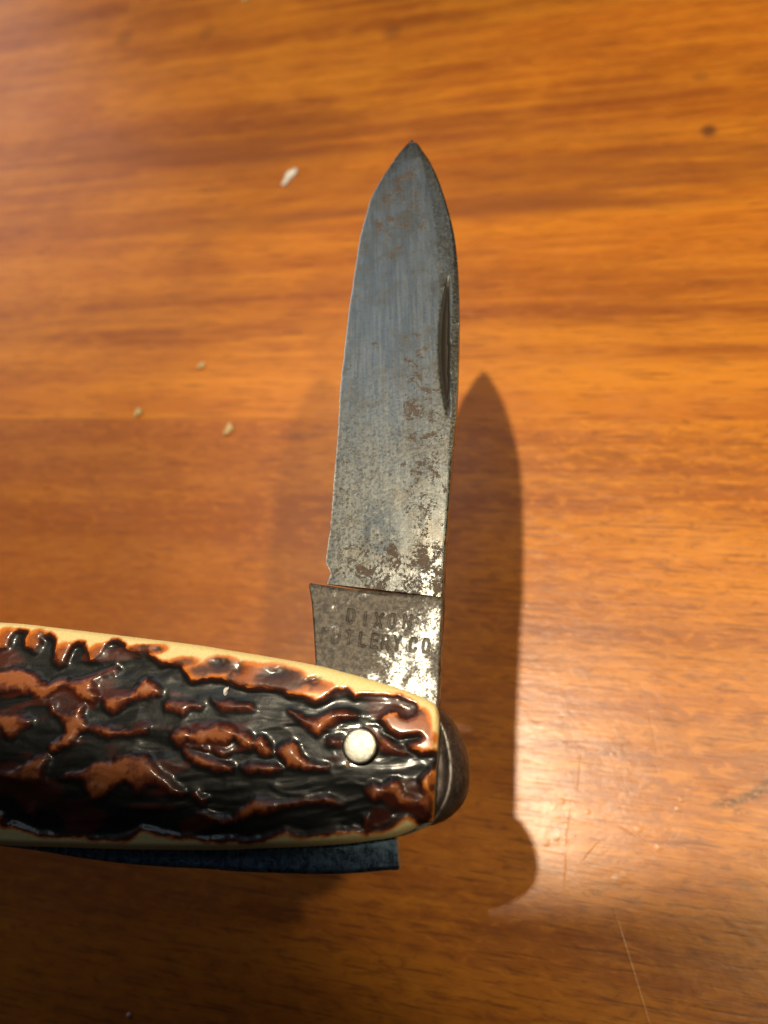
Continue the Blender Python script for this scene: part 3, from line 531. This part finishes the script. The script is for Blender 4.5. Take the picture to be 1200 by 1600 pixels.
def outline(inset, x0=-111.0, x1=None, n=90):
    xs = np.linspace(x0, (XE if x1 is None else x1), n)
    u = np.stack([xs, up_curve(xs) - inset], -1); l = np.stack([xs, lo_curve(xs) + inset], -1)
    return np.concatenate([l, u[::-1]]).tolist()
LINER = dark_steel('liner_steel', (.05, .045, .035), (.14, .12, .08), .5)
plate('liner', outline(.10, x1=XE - 1.2), 1.58, 1.77, LINER, knife)
plate('liner', outline(.25, x1=XE - 1.2), -1.77, -1.58, LINER, knife)
def far_scale():
    xs = np.linspace(-110, XE - 1.5, 120); v = np.linspace(0, 1, 24)
    X = np.repeat(xs[:, None], 24, 1); V = np.repeat(v[None], 120, 0)
    lo, up = lo_curve(xs)[:, None] + .9, up_curve(xs)[:, None] - .9; Y = lo + (up - lo) * V
    n1 = VNoise(31); Z = -4.3 + .8 * (2 * V - 1) ** 2 + 1.2 * np.clip(1 - np.minimum(V, 1 - V) * (up - lo) / 1.5, 0, 1) ** 2 + .5 * n1.fbm(X * .2, Y * .5, 2) * sstep(.0, .12, np.minimum(V, 1 - V))
    o = solid('handle_scale', np.stack([X, Y, Z], -1), np.stack([X, Y, -1.78 + 0 * Z], -1), SCALE_MAT, knife, 60)
    ca = o.data.attributes.new('dye', 'FLOAT_COLOR', 'POINT')
    t = sstep(.06, .14, np.minimum(V, 1 - V)) * sstep(.45, -.1, n1.fbm(X * .2, Y * .5, 2))
    c = np.array((.76, .55, .20)) * (1 - t[..., None]) + np.array((.03, .014, .010)) * t[..., None]
    rgba = np.ones((2 * t.size, 4), np.float32); rgba[:, :3] = np.concatenate([c.reshape(-1, 3)] * 2); ca.data.foreach_set('color', rgba.ravel())
far_scale()
# back spring inside the upper side of the handle
xs = np.linspace(-108, -22.5, 60)
plate('backspring', np.concatenate([np.stack([xs, up_curve(xs) - 4.5], -1), np.stack([xs, up_curve(xs) - .35], -1)[::-1]]).tolist(), -1.32, 1.32, dark_steel('spring_steel', (.07, .07, .07), (.22, .22, .21)), knife)

# ---- folded second blade, its spine standing out of the lower side
def folded():
    P = smooth_curve(DATA['folded'], 5)
    low = P[10:]; low = low[np.argsort(low[:, 0])]
    endp = P[:11]
    ny, nx = 220, 40
    xs = np.linspace(low[0, 0] - 6, low[-1, 0], ny)
    yl = np.interp(xs, low[:, 0], low[:, 1]); yl = np.where(xs < low[0, 0], low[0, 1] + (low[0, 0] - xs) * .12, yl)
    u = np.linspace(0, 1, nx); yu = 1.0
    Y = yl[:, None] + (yu - yl)[:, None] * u; X = np.repeat(xs[:, None], nx, 1)
    t = np.clip((Y - P[10, 1]) / (P[0, 1] - P[10, 1]), 0, 2.5)
    X = X + (endp[0, 0] - endp[10, 0]) * t * sstep(-14, low[-1, 0], X)
    d = u[None] * (yu - yl)[:, None]
    n1 = VNoise(40); z = 1.0 - .25 * np.clip(1 - d / .3, 0, 1) ** 2 + .03 * n1.fbm(X * .8, Y * .8, 3)
    z = z - .15 * np.exp(-((X + 19.5) / .12) ** 2)
    return solid('folded_blade', np.stack([X, Y, z], -1), np.stack([X, Y, -.9 + 0 * z], -1), dark_steel('folded_blade_steel',  (.020, .036, .066), (.200, .310, .450), .38, .9), knife, 50)
folded()['label'] = 'dark blue-grey folded second blade along the lower edge'

# ---- rounded bolster on the end
def bolster(name, P, back, mat, flip=1):
    P = smooth_curve(P, 6); nt = len(P); r = np.linspace(0, 1, 60)
    chord = np.stack([np.full(nt, back), P[0, 1] + (P[-1, 1] - P[0, 1]) * np.linspace(0, 1, nt)], -1)
    G = chord[:, None] * (1 - r)[None, :, None] + P[:, None] * r[None, :, None]
    prof = np.interp(r, [0, .40, .46, .54, .64, .70, .79, .88, .945, .985, 1], [2.5, 2.5, 2.45, 2.75, 3.45, 3.0, 2.5, 1.9, 1.2, .6, 0.05])
    prof = np.convolve(np.pad(prof, 2, mode='edge'), np.ones(5) / 5, 'valid'); prof[-1] = .03
    t = np.linspace(-1, 1, nt); cross = np.clip(1 - .55 * np.abs(t) ** 3.0, 0, 1)
    Z = prof[None] * cross[:, None]
    n1 = VNoise(51); Z = Z * (1 + .015 * n1.fbm(G[..., 0] * 1.2, G[..., 1] * 1.2, 2))
    o = solid(name, np.concatenate([G, Z[..., None]], -1), np.concatenate([G, -Z[..., None]], -1), mat, knife, 60)
    wv = np.repeat(np.exp(-((r - .645) / .035) ** 2)[None], nt, 0); a = o.data.attributes.new('worn_glint', 'FLOAT', 'POINT'); a.data.foreach_set('value', np.r_[wv.ravel(), wv.ravel()].astype(np.float32))
    return o
BM = bolster_material()
bolster('bolster', DATA['bolster'], XE - 2.6, BM)['label'] = 'brown tarnished rounded steel bolster'
bolster('bolster', [(-110, 13.5), (-112.5, 12.2), (-114.3, 9.8), (-114.6, 7.2), (-113.4, 4.2), (-110, 2.2)], -106.5, BM)

# ---- pin
def lathe(name, c, prof, mat, parent, seg=64):
    v, f = [], []
    for r_, z in prof:
        for i in range(seg):
            a = 2 * math.pi * i / seg; v.append((c[0] + r_ * math.cos(a), c[1] + r_ * math.sin(a), z))
    for j in range(len(prof) - 1):
        for i in range(seg): f.append((j * seg + i, j * seg + (i + 1) % seg, (j + 1) * seg + (i + 1) % seg, (j + 1) * seg + i))
    f.append(tuple(range((len(prof) - 1) * seg, len(prof) * seg))); f.append(tuple(range(seg))[::-1])
    return mesh_obj(name, v, f, mat, parent, True, 35)
pc = DATA['pin'][0]; pr = 2.12
PIN = pin_material()
pin = lathe('pin', pc, [(pr - .1, -4.3), (pr - .1, 3.6), (pr, 3.8), (pr, 4.45), (pr - .06, 4.62), (pr - .2, 4.74), (pr - .45, 4.78), (.8, 4.80), (.05, 4.80)], PIN, knife)
pin['label'] = 'round pale metal pin through the handle'

# ------------------------------------------------------------------ crumbs and flakes
def crumb(name, pos, size, seed, mat, rot=0.0):
    bm = bmesh.new(); bmesh.ops.create_icosphere(bm, subdivisions=3, radius=1)
    rg = random.Random(seed); ph = [rg.uniform(0, 6) for _ in range(6)]
    for v in bm.verts:
        x, y, z = v.co
        k = 1 + .22 * math.sin(3.1 * x + ph[0]) * math.sin(2.7 * y + ph[1]) + .14 * math.sin(6 * z + ph[2] + 4 * x) + .08 * math.sin(9 * y + ph[3] + 5 * x)
        v.co = Vector((x * k * size[0] + .25 * size[0] * y * y, y * k * size[1], max(z * k, -.75) * size[2])) * MM
    zmin = min(v.co.z for v in bm.verts)
    for v in bm.verts: v.co.z -= zmin
    me = bpy.data.meshes.new(name); bm.to_mesh(me); bm.free(); me.polygons.foreach_set('use_smooth', [True] * len(me.polygons)); me.materials.append(mat)
    o = bpy.data.objects.new(name, me); COL.objects.link(o); o.location = pos; o.rotation_euler = (0, 0, rot); return o
WHITE = crumb_material('white_flake', (.88, .84, .78)); BUFF = crumb_material('buff_crumb', (.62, .45, .22)); TAN = crumb_material('tan_crumb', (.30, .17, .07))
G = 'crumbs lying on the table'
tag(crumb('flake', (-.0650, .1989, .00002), (3.3, 1.35, .5), 1, WHITE, 1.02), 'white paper-like flake on the table left of the blade tip', 'flake', G)
tag(crumb('crumb', (-.1033, .1175, .00002), (1.5, 1.0, .5), 2, BUFF, 1.2), 'small pale crumb on the table, leftmost of three', 'crumb', G)
tag(crumb('crumb', (-.0762, .1083, .00002), (1.7, 1.0, .5), 3, BUFF, 1.3), 'pale crumb on the table nearest the middle of the blade', 'crumb', G)
tag(crumb('crumb', (-.0864, .1306, .00002), (1.2, .9, .35), 4, BUFF, .4), 'faint pale crumb, highest of the three beside the blade', 'crumb', G)
tag(crumb('crumb', (-.0838, -.0197, .00002), (.45, .38, .3), 5, WHITE, .4), 'tiny white speck in the dark shadow below the handle', 'crumb', G)
tag(crumb('flake', (-.0877, .2999, .00002), (2.2, 1.0, .4), 6, BUFF, .2), 'pale flake at the top edge of the table', 'flake', G)
def on_knife(x, y, z): return KM @ Vector((x * MM, y * MM, z * MM))
c0, c1 = DATA['crumb']
f1 = tag(crumb('flake', on_knife(c0[0], c0[1], 3.55), (.55, .28, .3), 7, WHITE, 1.35), 'tiny pale flake lying in a black groove of the handle', 'flake', 'crumbs on the knife')
f2 = tag(crumb('crumb', on_knife(c1[0], c1[1], 3.5), (.55, .42, .35), 8, TAN, .9), 'tan crumb lodged beside the pin on the handle', 'crumb', 'crumbs on the knife')
